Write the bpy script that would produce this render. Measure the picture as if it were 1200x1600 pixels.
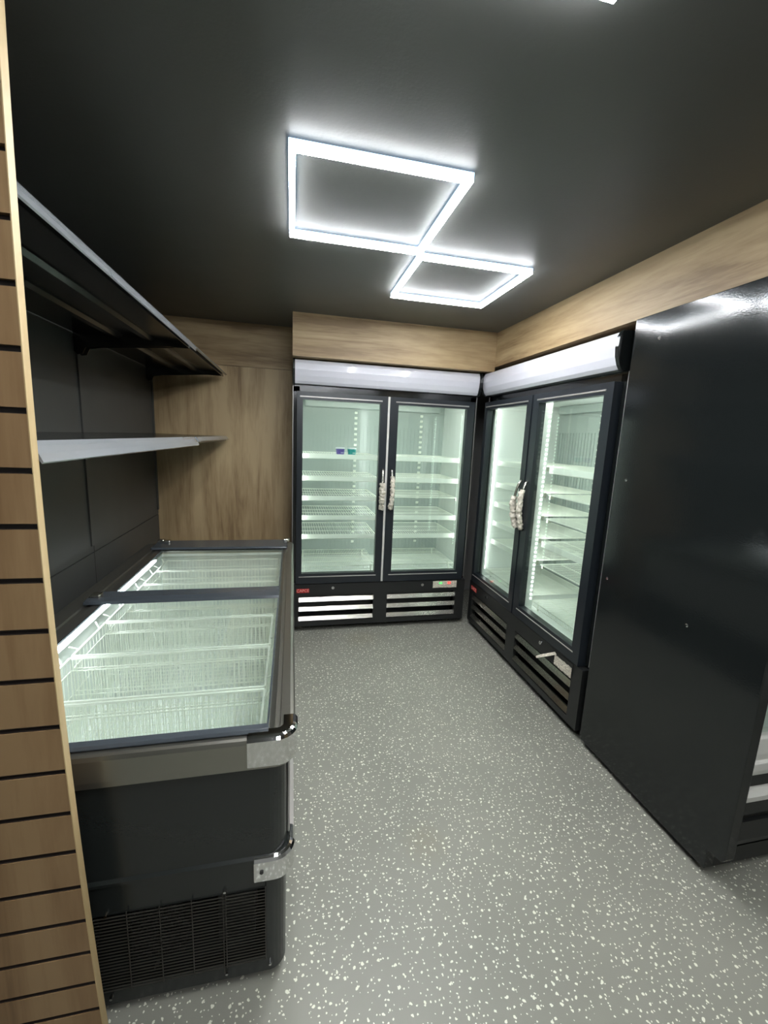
import bpy, bmesh, math, random
from mathutils import Vector, Matrix, noise as mnoise
R = math.radians
random.seed(7)
for o in list(bpy.data.objects):
    bpy.data.objects.remove(o)
sc = bpy.context.scene
C = sc.collection

# ------------------------------------------------------------------ camera
cd = bpy.data.cameras.new('camera')
cam = bpy.data.objects.new('camera', cd)
C.objects.link(cam)
cd.sensor_fit = 'VERTICAL'
cd.sensor_height = 36.0
cd.lens = 656.87 / 1600 * 36.0
cd.clip_start = 0.02
pi_, ya, ro = R(9.90), R(12.57), R(2.48)
fw = Vector((math.sin(ya) * math.cos(pi_), math.cos(ya) * math.cos(pi_), -math.sin(pi_)))
rt = fw.cross(Vector((0, 0, 1))).normalized()
up = rt.cross(fw)
r2 = rt * math.cos(ro) + up * math.sin(ro)
u2 = -rt * math.sin(ro) + up * math.cos(ro)
M = Matrix((r2, u2, -fw)).transposed().to_4x4()
M.translation = Vector((0, 0, 1.5))
cam.matrix_world = M
sc.camera = cam

# ------------------------------------------------------------------ light and exposure
w = bpy.data.worlds.new('world'); sc.world = w
w.use_nodes = True
w.node_tree.nodes['Background'].inputs[0].default_value = (0.9, 0.95, 1.0, 1)
w.node_tree.nodes['Background'].inputs[1].default_value = 0.10
LAMP = 118.0          # ceiling light frames
LED = 22.0           # strips inside the coolers
FLED = 42.0          # strip inside the chest freezer
sc.view_settings.view_transform = 'Standard'
sc.view_settings.look = 'None'
sc.view_settings.gamma = 1
sc.view_settings.exposure = 0.2
sc.view_settings.use_curve_mapping = False
sc.cycles.use_denoising = True
sc.cycles.max_bounces = 12
sc.cycles.diffuse_bounces = 8
sc.cycles.transparent_max_bounces = 24
sc.cycles.caustics_reflective = False
sc.cycles.caustics_refractive = False
sc.cycles.sample_clamp_indirect = 6

# ------------------------------------------------------------------ materials
def newmat(name):
    m = bpy.data.materials.new(name); m.use_nodes = True
    nt = m.node_tree
    return m, nt, nt.nodes['Principled BSDF']

def plain(name, col, rough=0.5, metal=0.0, bump=0.0, bscale=200, coat=0.0, mott=0.0, spec=0.5):
    m, nt, b = newmat(name)
    b.inputs['Base Color'].default_value = (*col, 1)
    b.inputs['Roughness'].default_value = rough
    b.inputs['Metallic'].default_value = metal
    b.inputs['Coat Weight'].default_value = coat
    b.inputs['Specular IOR Level'].default_value = spec
    tc = nt.nodes.new('ShaderNodeTexCoord')
    n = nt.nodes.new('ShaderNodeTexNoise'); n.inputs['Scale'].default_value = bscale
    nt.links.new(tc.outputs['Object'], n.inputs['Vector'])
    if bump:
        bp = nt.nodes.new('ShaderNodeBump'); bp.inputs['Strength'].default_value = bump
        bp.inputs['Distance'].default_value = 0.002
        nt.links.new(n.outputs['Fac'], bp.inputs['Height'])
        nt.links.new(bp.outputs['Normal'], b.inputs['Normal'])
    n2 = nt.nodes.new('ShaderNodeTexNoise'); n2.inputs['Scale'].default_value = 6
    n2.inputs['Detail'].default_value = 4
    nt.links.new(tc.outputs['Object'], n2.inputs['Vector'])
    mr = nt.nodes.new('ShaderNodeMapRange')
    mr.inputs['To Min'].default_value = max(0.02, rough - 0.04 - mott); mr.inputs['To Max'].default_value = min(1, rough + 0.04 + mott)
    nt.links.new(n2.outputs['Fac'], mr.inputs['Value'])
    nt.links.new(mr.outputs['Result'], b.inputs['Roughness'])
    return m

def emit(name, col, s):
    m, nt, b = newmat(name)
    b.inputs['Base Color'].default_value = (*col, 1)
    b.inputs['Emission Color'].default_value = (*col, 1)
    b.inputs['Emission Strength'].default_value = s
    return m

def wood(name, axis, c1=(0.225, 0.145, 0.070), c2=(0.355, 0.248, 0.130), c3=(0.46, 0.34, 0.19)):
    """oak laminate with the grain running along the axis"""
    m, nt, b = newmat(name)
    L = nt.links
    tc = nt.nodes.new('ShaderNodeTexCoord')
    mp = nt.nodes.new('ShaderNodeMapping')
    sc_ = [1, 1, 1]; sc_[axis] = 0.09
    mp.inputs['Scale'].default_value = sc_
    L.new(tc.outputs['Object'], mp.inputs['Vector'])
    n1 = nt.nodes.new('ShaderNodeTexNoise'); n1.inputs['Scale'].default_value = 9; n1.inputs['Detail'].default_value = 5; n1.inputs['Roughness'].default_value = 0.6; n1.inputs['Distortion'].default_value = 0.6
    n2 = nt.nodes.new('ShaderNodeTexNoise'); n2.inputs['Scale'].default_value = 90; n2.inputs['Detail'].default_value = 3
    mp3 = nt.nodes.new('ShaderNodeMapping'); s3 = [1, 1, 1]; s3[axis] = 0.35; mp3.inputs['Scale'].default_value = s3
    L.new(tc.outputs['Object'], mp3.inputs['Vector'])
    n3 = nt.nodes.new('ShaderNodeTexNoise'); n3.inputs['Scale'].default_value = 3.2; n3.inputs['Detail'].default_value = 2
    L.new(mp.outputs[0], n1.inputs['Vector']); L.new(mp.outputs[0], n2.inputs['Vector']); L.new(mp3.outputs[0], n3.inputs['Vector'])
    a = nt.nodes.new('ShaderNodeMath'); a.operation = 'MULTIPLY_ADD'; a.inputs[1].default_value = 0.22
    L.new(n2.outputs['Fac'], a.inputs[0]); L.new(n1.outputs['Fac'], a.inputs[2])
    a2 = nt.nodes.new('ShaderNodeMath'); a2.operation = 'MULTIPLY_ADD'; a2.inputs[1].default_value = 0.5
    L.new(n3.outputs['Fac'], a2.inputs[0]); L.new(a.outputs[0], a2.inputs[2])
    cr = nt.nodes.new('ShaderNodeValToRGB')
    e = cr.color_ramp.elements
    e[0].position = 0.66; e[0].color = (*c1, 1); e[1].position = 0.96; e[1].color = (*c3, 1)
    k = e.new(0.80); k.color = (*c2, 1)
    L.new(a2.outputs[0], cr.inputs['Fac'])
    L.new(cr.outputs['Color'], b.inputs['Base Color'])
    b.inputs['Roughness'].default_value = 0.5
    bp = nt.nodes.new('ShaderNodeBump'); bp.inputs['Strength'].default_value = 0.12; bp.inputs['Distance'].default_value = 0.001
    L.new(n2.outputs['Fac'], bp.inputs['Height']); L.new(bp.outputs['Normal'], b.inputs['Normal'])
    return m

def glass(name, tint=(0.93, 0.975, 0.955), f0=0.05, rough=0.0):
    m = bpy.data.materials.new(name); m.use_nodes = True
    nt = m.node_tree; nt.nodes.clear(); L = nt.links
    out = nt.nodes.new('ShaderNodeOutputMaterial')
    mix = nt.nodes.new('ShaderNodeMixShader')
    tr = nt.nodes.new('ShaderNodeBsdfTransparent'); tr.inputs[0].default_value = (*tint, 1)
    gl = nt.nodes.new('ShaderNodeBsdfGlossy'); gl.inputs['Roughness'].default_value = rough
    lw = nt.nodes.new('ShaderNodeLayerWeight'); lw.inputs[0].default_value = 0.5
    pw = nt.nodes.new('ShaderNodeMath'); pw.operation = 'POWER'; pw.inputs[1].default_value = 4.6
    ma = nt.nodes.new('ShaderNodeMath'); ma.operation = 'MULTIPLY_ADD'; ma.inputs[1].default_value = 0.9; ma.inputs[2].default_value = f0
    L.new(lw.outputs['Facing'], pw.inputs[0]); L.new(pw.outputs[0], ma.inputs[0])
    L.new(ma.outputs[0], mix.inputs[0]); L.new(tr.outputs[0], mix.inputs[1]); L.new(gl.outputs[0], mix.inputs[2])
    L.new(mix.outputs[0], out.inputs[0])
    return m

def floor_mat():
    m, nt, b = newmat('speckled_vinyl')
    L = nt.links
    tc = nt.nodes.new('ShaderNodeTexCoord')
    wn = nt.nodes.new('ShaderNodeTexNoise'); wn.inputs['Scale'].default_value = 70; wn.inputs['Detail'].default_value = 2
    L.new(tc.outputs['Object'], wn.inputs['Vector'])
    def chips(scale, present, rmin, rmax, warp, off):
        sub = nt.nodes.new('ShaderNodeVectorMath'); sub.operation = 'MULTIPLY_ADD'
        sub.inputs[1].default_value = (warp, warp, 0); L.new(wn.outputs['Color'], sub.inputs[0])
        ad = nt.nodes.new('ShaderNodeVectorMath'); ad.operation = 'ADD'; ad.inputs[1].default_value = (off, off * .7, 0)
        L.new(tc.outputs['Object'], ad.inputs[0]); L.new(ad.outputs[0], sub.inputs[2])
        v = nt.nodes.new('ShaderNodeTexVoronoi'); v.voronoi_dimensions = '2D'; v.inputs['Scale'].default_value = scale
        L.new(sub.outputs[0], v.inputs['Vector'])
        sp = nt.nodes.new('ShaderNodeSeparateColor'); L.new(v.outputs['Color'], sp.inputs[0])
        rad = nt.nodes.new('ShaderNodeMapRange'); rad.inputs['To Min'].default_value = rmin * scale; rad.inputs['To Max'].default_value = rmax * scale
        L.new(sp.outputs[0], rad.inputs['Value'])
        lt = nt.nodes.new('ShaderNodeMath'); lt.operation = 'LESS_THAN'
        L.new(v.outputs['Distance'], lt.inputs[0]); L.new(rad.outputs[0], lt.inputs[1])
        pr = nt.nodes.new('ShaderNodeMath'); pr.operation = 'LESS_THAN'; pr.inputs[1].default_value = present
        L.new(sp.outputs[1], pr.inputs[0])
        mu = nt.nodes.new('ShaderNodeMath'); mu.operation = 'MULTIPLY'
        L.new(lt.outputs[0], mu.inputs[0]); L.new(pr.outputs[0], mu.inputs[1])
        return mu, sp
    a, spa = chips(42, 0.62, 0.0018, 0.0044, 0.012, 0.0)
    c, spc = chips(75, 0.40, 0.0010, 0.0026, 0.008, 3.3)
    mx = nt.nodes.new('ShaderNodeMath'); mx.operation = 'MAXIMUM'
    L.new(a.outputs[0], mx.inputs[0]); L.new(c.outputs[0], mx.inputs[1])
    n = nt.nodes.new('ShaderNodeTexNoise'); n.inputs['Scale'].default_value = 1.8; n.inputs['Detail'].default_value = 4
    L.new(tc.outputs['Object'], n.inputs['Vector'])
    cr = nt.nodes.new('ShaderNodeValToRGB')
    cr.color_ramp.elements[0].position = 0.3; cr.color_ramp.elements[0].color = (0.238, 0.238, 0.205, 1)
    cr.color_ramp.elements[1].position = 0.7; cr.color_ramp.elements[1].color = (0.290, 0.288, 0.248, 1)
    L.new(n.outputs['Fac'], cr.inputs[0])
    # two faint dried stains with a place of their own
    last = cr.outputs['Color']
    for (px, py, r_) in ((0.50, 1.28, 0.10), (0.52, 2.93, 0.16)):
        d = nt.nodes.new('ShaderNodeVectorMath'); d.operation = 'DISTANCE'; d.inputs[1].default_value = (px, py, 0)
        L.new(tc.outputs['Object'], d.inputs[0])
        mr = nt.nodes.new('ShaderNodeMapRange'); mr.inputs['From Min'].default_value = r_; mr.inputs['From Max'].default_value = r_ * 0.3
        mr.inputs['To Min'].default_value = 0; mr.inputs['To Max'].default_value = 0.55
        L.new(d.outputs['Value'], mr.inputs['Value'])
        nn = nt.nodes.new('ShaderNodeMath'); nn.operation = 'MULTIPLY'
        L.new(mr.outputs[0], nn.inputs[0]); L.new(wn.outputs['Fac'], nn.inputs[1])
        mc = nt.nodes.new('ShaderNodeMix'); mc.data_type = 'RGBA'
        L.new(nn.outputs[0], mc.inputs['Factor']); L.new(last, mc.inputs['A']); mc.inputs['B'].default_value = (0.27, 0.24, 0.16, 1)
        last = mc.outputs['Result']
    mc = nt.nodes.new('ShaderNodeMix'); mc.data_type = 'RGBA'
    L.new(mx.outputs[0], mc.inputs['Factor']); L.new(last, mc.inputs['A']); mc.inputs['B'].default_value = (0.78, 0.78, 0.68, 1)
    L.new(mc.outputs['Result'], b.inputs['Base Color'])
    b.inputs['Roughness'].default_value = 0.42
    fn = nt.nodes.new('ShaderNodeTexNoise'); fn.inputs['Scale'].default_value = 260
    L.new(tc.outputs['Object'], fn.inputs['Vector'])
    bp = nt.nodes.new('ShaderNodeBump'); bp.inputs['Strength'].default_value = 0.25; bp.inputs['Distance'].default_value = 0.001
    L.new(fn.outputs['Fac'], bp.inputs['Height']); L.new(bp.outputs['Normal'], b.inputs['Normal'])
    return m

def film_mat():
    m = bpy.data.materials.new('crinkled_film'); m.use_nodes = True
    nt = m.node_tree; L = nt.links
    b = nt.nodes['Principled BSDF']; out = nt.nodes['Material Output']
    b.inputs['Base Color'].default_value = (0.80, 0.74, 0.63, 1); b.inputs['Roughness'].default_value = 0.25
    tr = nt.nodes.new('ShaderNodeBsdfTransparent'); mix = nt.nodes.new('ShaderNodeMixShader')
    tc = nt.nodes.new('ShaderNodeTexCoord'); n = nt.nodes.new('ShaderNodeTexNoise'); n.inputs['Scale'].default_value = 90; n.inputs['Detail'].default_value = 3
    L.new(tc.outputs['Object'], n.inputs['Vector'])
    mr = nt.nodes.new('ShaderNodeMapRange'); mr.inputs['From Min'].default_value = 0.35; mr.inputs['From Max'].default_value = 0.65
    mr.inputs['To Min'].default_value = 0.65; mr.inputs['To Max'].default_value = 1.0
    L.new(n.outputs['Fac'], mr.inputs['Value']); L.new(mr.outputs[0], mix.inputs[0])
    bp = nt.nodes.new('ShaderNodeBump'); bp.inputs['Strength'].default_value = 1.0; bp.inputs['Distance'].default_value = 0.006
    L.new(n.outputs['Fac'], bp.inputs['Height']); L.new(bp.outputs['Normal'], b.inputs['Normal'])
    L.new(tr.outputs[0], mix.inputs[1]); L.new(b.outputs[0], mix.inputs[2]); L.new(mix.outputs[0], out.inputs[0])
    return m

MT = dict(
    floor=floor_mat(),
    ceil=plain('black_ceiling_paint', (0.088, 0.090, 0.084), 0.48, bump=0.15, bscale=120, spec=0.6),
    wallblack=plain('charcoal_panel', (0.062, 0.064, 0.060), 0.45, bump=0.05),
    wallgrey=plain('pale_wall_paint', (0.42, 0.42, 0.40), 0.7, bump=0.1),
    woodx=wood('oak_grain_sideways', 0), woody=wood('oak_grain_along', 1), woodz=wood('oak_grain_upright', 2),
    slat=wood('oak_slat_face', 2, (0.17, 0.098, 0.044), (0.25, 0.152, 0.072), (0.31, 0.20, 0.10)),
    edge=wood('oak_edge_band', 2, (0.42, 0.30, 0.14), (0.50, 0.37, 0.19), (0.56, 0.43, 0.24)),
    insert=plain('dark_groove_insert', (0.028, 0.022, 0.02), 0.35),
    black=plain('black_gloss_steel', (0.010, 0.012, 0.012), 0.12, bump=0.06, bscale=160, spec=0.5, mott=0.01),
    frame=plain('black_door_frame', (0.014, 0.018, 0.023), 0.30, bump=0.04),
    matte=plain('black_plastic', (0.014, 0.015, 0.015), 0.42, bump=0.05),
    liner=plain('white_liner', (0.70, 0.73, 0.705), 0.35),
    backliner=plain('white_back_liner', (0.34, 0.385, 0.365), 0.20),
    white=plain('white_coated_wire', (0.86, 0.88, 0.80), 0.4),
    sign=plain('white_sign_plastic', (0.60, 0.60, 0.66), 0.10, coat=0.4),
    alu=plain('brushed_aluminium', (0.66, 0.64, 0.57), 0.24, metal=1.0),
    bead=plain('grey_bead', (0.50, 0.48, 0.46), 0.35, metal=0.6),
    strip=plain('silver_gasket', (0.62, 0.62, 0.58), 0.45),
    rim=plain('bronze_grey_rim', (0.30, 0.295, 0.26), 0.30, metal=0.9),
    rimdark=plain('slate_lid_frame', (0.055, 0.065, 0.075), 0.22),
    chrome=plain('chrome', (0.80, 0.80, 0.80), 0.06, metal=1.0),
    body=plain('black_freezer_body', (0.017, 0.020, 0.019), 0.26, bump=0.05),
    shelf=plain('black_shelf_steel', (0.018, 0.019, 0.018), 0.20, bump=0.05),
    lip=plain('grey_ticket_strip', (0.22, 0.235, 0.245), 0.18, coat=0.3),
    glass=glass('cooler_glass', f0=0.045), lidglass=glass('freezer_lid_glass', (0.95, 0.985, 0.97), 0.03),
    film=film_mat(),
    lamp=emit('lamp_diffuser', (0.97, 0.99, 1.0), LAMP),
    lampside=emit('lamp_side', (0.55, 0.75, 1.0), 2.2),
    led=emit('led_strip', (0.97, 1.0, 0.97), LED),
    fled=emit('freezer_led', (0.93, 0.95, 1.0), FLED),
    railfill=emit('added_rail_glow', (1.0, 1.0, 0.93), LED * 1.6),  # added fill glow for the cooler price rails
    led2=emit('side_led_strip', (0.97, 1.0, 0.97), LED * 0.4),
    dot=emit('led_dot', (0.95, 1.0, 0.92), 5.0),
    red=plain('red_badge', (0.50, 0.018, 0.02), 0.35), badge_txt=plain('badge_lettering', (0.80, 0.45, 0.40), 0.4),
    greenled=emit('green_digit', (0.05, 0.9, 0.15), 1.5), redled=emit('red_digit', (1.0, 0.05, 0.04), 2.0),
    purple=plain('purple_tub', (0.10, 0.07, 0.32), 0.35), teal=plain('teal_tub', (0.02, 0.32, 0.30), 0.35),
    lid=plain('white_tub_lid', (0.75, 0.78, 0.82), 0.4),
)

# ------------------------------------------------------------------ helpers
def bx(bm, x0, x1, y0, y1, z0, z1):
    v = [bm.verts.new(p) for p in ((x0, y0, z0), (x1, y0, z0), (x1, y1, z0), (x0, y1, z0), (x0, y0, z1), (x1, y0, z1), (x1, y1, z1), (x0, y1, z1))]
    for f in ((0, 3, 2, 1), (4, 5, 6, 7), (0, 1, 5, 4), (1, 2, 6, 5), (2, 3, 7, 6), (3, 0, 4, 7)):
        bm.faces.new([v[i] for i in f])

def poly(bm, pts, axis, a, b):
    """closed outline pts extruded along an axis from a to b; pts use the two other axes in order"""
    def P(p, t):
        q = [p[0], p[1]]; q.insert(axis, t); return q
    A = [bm.verts.new(P(p, a)) for p in pts]; B = [bm.verts.new(P(p, b)) for p in pts]
    n = len(pts)
    bm.faces.new(A[::-1]); bm.faces.new(B)
    for i in range(n):
        bm.faces.new([A[i], A[(i + 1) % n], B[(i + 1) % n], B[i]])

def tube(bm, pts, r, n=8, radii=None):
    rings = []
    for i, p in enumerate(pts):
        p = Vector(p)
        d = (Vector(pts[min(i + 1, len(pts) - 1)]) - Vector(pts[max(i - 1, 0)])).normalized()
        a = d.cross(Vector((0.13, 0.97, 0.2))).normalized(); b_ = d.cross(a)
        rr = radii[i] if radii else r
        rings.append([bm.verts.new(p + (a * math.cos(2 * math.pi * k / n) + b_ * math.sin(2 * math.pi * k / n)) * rr) for k in range(n)])
    for i in range(len(rings) - 1):
        for k in range(n):
            bm.faces.new([rings[i][k], rings[i][(k + 1) % n], rings[i + 1][(k + 1) % n], rings[i + 1][k]])
    bm.faces.new(rings[0][::-1]); bm.faces.new(rings[-1])

def disc(bm, c, r, axis, h, n=16, r2=None):
    """short cylinder/cone from c along an axis by h"""
    r2 = r if r2 is None else r2
    def P(k, rr, t):
        q = [math.cos(2 * math.pi * k / n) * rr, math.sin(2 * math.pi * k / n) * rr]; q.insert(axis, t)
        return Vector(c) + Vector(q)
    A = [bm.verts.new(P(k, r, 0)) for k in range(n)]; B = [bm.verts.new(P(k, r2, h)) for k in range(n)]
    bm.faces.new(A[::-1]); bm.faces.new(B)
    for k in range(n):
        bm.faces.new([A[k], A[(k + 1) % n], B[(k + 1) % n], B[k]])

def obj(name, bm, mat, parent=None, bevel=0.0, smooth=False, segs=2):
    bmesh.ops.recalc_face_normals(bm, faces=bm.faces)
    me = bpy.data.meshes.new(name); bm.to_mesh(me); bm.free()
    me.materials.append(MT[mat] if isinstance(mat, str) else mat)
    o = bpy.data.objects.new(name, me); C.objects.link(o)
    if parent: o.parent = parent
    if smooth:
        for p in me.polygons: p.use_smooth = True
    if bevel:
        md = o.modifiers.new('bevel', 'BEVEL'); md.width = bevel; md.segments = segs; md.limit_method = 'ANGLE'; md.angle_limit = R(40)
    return o

def box(name, mat, dims, parent=None, bevel=0.0):
    bm = bmesh.new(); bx(bm, *dims); return obj(name, bm, mat, parent, bevel)

def thing(name, label, cat, loc=(0, 0, 0), rotz=0, group=None):
    o = bpy.data.objects.new(name, None); C.objects.link(o); o.empty_display_size = 0.1
    o.location = loc; o.rotation_euler = (0, 0, rotz)
    return tag(o, label, cat, group)

def tag(o, label, cat, group=None):
    o['label'] = label; o['category'] = cat
    if group: o['group'] = group
    return o

def struct(name, mat, dims, parent=None, bm=None):
    if bm is None:
        bm = bmesh.new(); bx(bm, *dims)
    o = obj(name, bm, mat, parent)
    if parent is None: o['kind'] = 'structure'
    return o

def text_mesh(name, s, size, mat, parent, mtx, depth=0.0004):
    cu = bpy.data.curves.new(name, 'FONT'); cu.body = s; cu.size = size; cu.extrude = depth
    cu.align_x = 'CENTER'; cu.align_y = 'CENTER'
    t = bpy.data.objects.new(name, cu); C.objects.link(t)
    dg = bpy.context.evaluated_depsgraph_get(); dg.update()
    me = bpy.data.meshes.new_from_object(t.evaluated_get(dg))
    bpy.data.objects.remove(t)
    me.transform(mtx); me.materials.clear(); me.materials.append(MT[mat])
    o = bpy.data.objects.new(name, me); C.objects.link(o); o.parent = parent
    return o

# ------------------------------------------------------------------ setting
CZ = 2.297
struct('floor', 'floor', (-1.20, 3.0, -2.6, 4.0, -0.05, 0.0))
struct('ceiling', 'ceil', (-1.20, 3.0, -2.6, 4.0, CZ, CZ + 0.05))
struct('wall_right', 'wallgrey', (2.90, 3.0, -2.6, 4.0, 0, CZ))
struct('wall_front', 'wallgrey', (-1.20, 2.9, -2.6, -2.5, 0, CZ))
struct('wall_back', 'wallgrey', (0.0, 2.9, 3.86, 4.0, 0, CZ))
# charcoal panelled side wall: four panels meeting in thin shadow joints
bm = bmesh.new()
bx(bm, -1.20, -1.002, -2.5, 3.446, 0, CZ)
g = 0.0025
for (y0, y1) in ((-2.5, 0.90), (0.90, 2.360), (2.360, 3.446)):
    for (z0, z1) in ((0, 0.862), (0.862, CZ)):
        bx(bm, -1.002, -0.992, y0 + g, y1 - g, z0 + g, z1 - g)
struct('wall_left', 'wallblack', None, bm=bm)
# oak clad recess at the back left: upright grain below, level grain above
bm = bmesh.new(); bx(bm, -1.20, 0.0, 3.446, 4.0, 0, 1.984)
struct('wall_recess', 'woodz', None, bm=bm)
bm = bmesh.new(); bx(bm, -1.20, 0.0, 3.446, 4.0, 1.987, CZ)
struct('trim_1', 'woodx', None, bm=bm)
bm = bmesh.new(); bx(bm, 0.0, 1.466, 3.014, 3.86, 2.022, CZ)
struct('trim_2', 'woodx', None, bm=bm)
bm = bmesh.new(); bx(bm, 1.466, 2.9, -1.6, 3.86, 2.055, CZ)
struct('trim_3', 'woody', None, bm=bm)

# ------------------------------------------------------------------ slatwall panel
GZ = [2.111, 2.022, 1.928, 1.828, 1.728, 1.624, 1.521, 1.416, 1.314, 1.211, 1.110, 1.008, 0.905, 0.803, 0.704, 0.609, 0.518, 0.428, 0.341, 0.254, 0.178]
GZ = [2.200] + GZ + [0.100]
GZ = [2.111 + 0.096] + GZ[1:]
def slat_edge(z):      # the panel stands very slightly bowed
    return -0.452 + 0.030 * ((z - 1.30) / 1.2) ** 2
t = thing('slatwall_panel', 'oak slatted wall panel with dark level grooves standing upright at the left edge', 'wall panel', (-0.70, 0.878, 0))
def loc(o):            # children of this thing keep world coordinates
    o.matrix_parent_inverse = Matrix.Translation(-Vector(o.parent.location)); return o
bm = bmesh.new()
def slab(bm, z0, z1, y0, y1, x0, dx=0.0):
    n = max(1, int((z1 - z0) / 0.05))
    prev = None
    for i in range(n + 1):
        z = z0 + (z1 - z0) * i / n; xe = slat_edge(z) - dx
        ring = [bm.verts.new(p) for p in ((x0, y0, z), (xe, y0, z), (xe, y1, z), (x0, y1, z))]
        if prev:
            for k in range(4): bm.faces.new([prev[k], prev[(k + 1) % 4], ring[(k + 1) % 4], ring[k]])
        else: bm.faces.new(ring[::-1])
        prev = ring
    bm.faces.new(prev)
slab(bm, 0.0, 2.29, 0.880, 0.887, -0.99, 0.002)
edges = [2.29] + GZ + [0.0]
for i in range(len(edges) - 1):
    zt = edges[i] - (0.0055 if i else 0); zb = edges[i + 1] + (0.0055 if i < len(edges) - 2 else 0)
    slab(bm, zb, zt, 0.868, 0.880, -0.99, 0.002)
loc(obj('slat_board', bm, 'slat', t))
bm = bmesh.new()
for z in GZ:
    xe = slat_edge(z) - 0.003
    bx(bm, -0.985, xe, 0.8785, 0.8798, z - 0.0052, z + 0.0052)
    bx(bm, -0.985, xe, 0.8695, 0.879, z - 0.0052, z - 0.0040)
loc(obj('groove_lining', bm, 'insert', t))
bm = bmesh.new()
prev = None
for i in range(47):
    z = 2.29 * i / 46; xe = slat_edge(z)
    ring = [bm.verts.new(p) for p in ((xe - 0.0018, 0.8675, z), (xe, 0.8675, z), (xe, 0.8875, z), (xe - 0.0018, 0.8875, z))]
    if prev:
        for k in range(4): bm.faces.new([prev[k], prev[(k + 1) % 4], ring[(k + 1) % 4], ring[k]])
    else: bm.faces.new(ring[::-1])
    prev = ring
bm.faces.new(prev)
e = loc(obj('edge_band', bm, 'edge', t)); e['label'] = 'pale oak edge band'

# ------------------------------------------------------------------ ceiling lights
def light_square(x0, y0, label, s=0.545):
    t = thing('square_light', label, 'ceiling light', (x0 + s / 2, y0 + s / 2, 2.272), 0, 'square outline ceiling lights')
    h = s / 2; wd = 0.020
    for k in range(4):
        bm = bmesh.new()
        bx(bm, -h + wd, h - wd, -h, -h + wd, 0.003, 0.025)
        bm.transform(Matrix.Rotation(k * math.pi / 2, 4, 'Z'))
        b_ = obj('light_bar', bm, 'lampside', t, 0.001)
        bm = bmesh.new()
        bx(bm, -h + wd, h - wd, -h + 0.001, -h + wd - 0.001, 0.0, 0.003)
        bm.transform(Matrix.Rotation(k * math.pi / 2, 4, 'Z'))
        obj('diffuser', bm, 'lamp', b_)
    for k in range(4):
        bm = bmesh.new()
        bx(bm, -h, -h + wd, -h, -h + wd, 0.003, 0.025)
        bm.transform(Matrix.Rotation(k * math.pi / 2, 4, 'Z'))
        b_ = obj('corner_joint', bm, 'lampside', t, 0.001)
        bm = bmesh.new()
        bx(bm, -h + 0.001, -h + wd, -h + 0.001, -h + wd, 0.0, 0.003)
        bm.transform(Matrix.Rotation(k * math.pi / 2, 4, 'Z'))
        obj('diffuser', bm, 'lamp', b_)
    return t
light_square(-0.014, 1.335, 'large looking bright square outline ceiling light, nearest one fully in view')
light_square(0.530, 1.905, 'bright square outline ceiling light nearest the back coolers, farthest of the row')
light_square(0.006, 0.243, 'bright square ceiling light of which only a corner shows at the top edge')
light_square(0.552, -0.330, 'unseen square light added behind the viewpoint to brighten the room, next beyond the cut off one')  # added out of view to light the front of the room
light_square(0.010, -1.40, 'unseen square light added farthest behind the viewpoint to brighten the room')  # second added fill light, also out of view

# ------------------------------------------------------------------ upright two-door coolers
W = 1.395; FH = 2.016
def wavy_tube(bm, pts, r, seed, n=14, amp=0.4):
    rings = []
    for i, p in enumerate(pts):
        p = Vector(p)
        d = (Vector(pts[min(i + 1, len(pts) - 1)]) - Vector(pts[max(i - 1, 0)])).normalized()
        a = d.cross(Vector((1, 0.1, 0))).normalized(); b_ = d.cross(a)
        ring = []
        for k in range(n):
            an = 2 * math.pi * k / n
            dirv = a * math.cos(an) + b_ * math.sin(an)
            nz = mnoise.noise(Vector((p.z * 55 + seed, math.cos(an) * 1.4, math.sin(an) * 1.4)))
            ring.append(bm.verts.new(p + dirv * r * (1 + amp * nz)))
        rings.append(ring)
    for i in range(len(rings) - 1):
        for k in range(n):
            bm.faces.new([rings[i][k], rings[i][(k + 1) % n], rings[i + 1][(k + 1) % n], rings[i + 1][k]])
    bm.faces.new(rings[0][::-1]); bm.faces.new(rings[-1])

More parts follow.
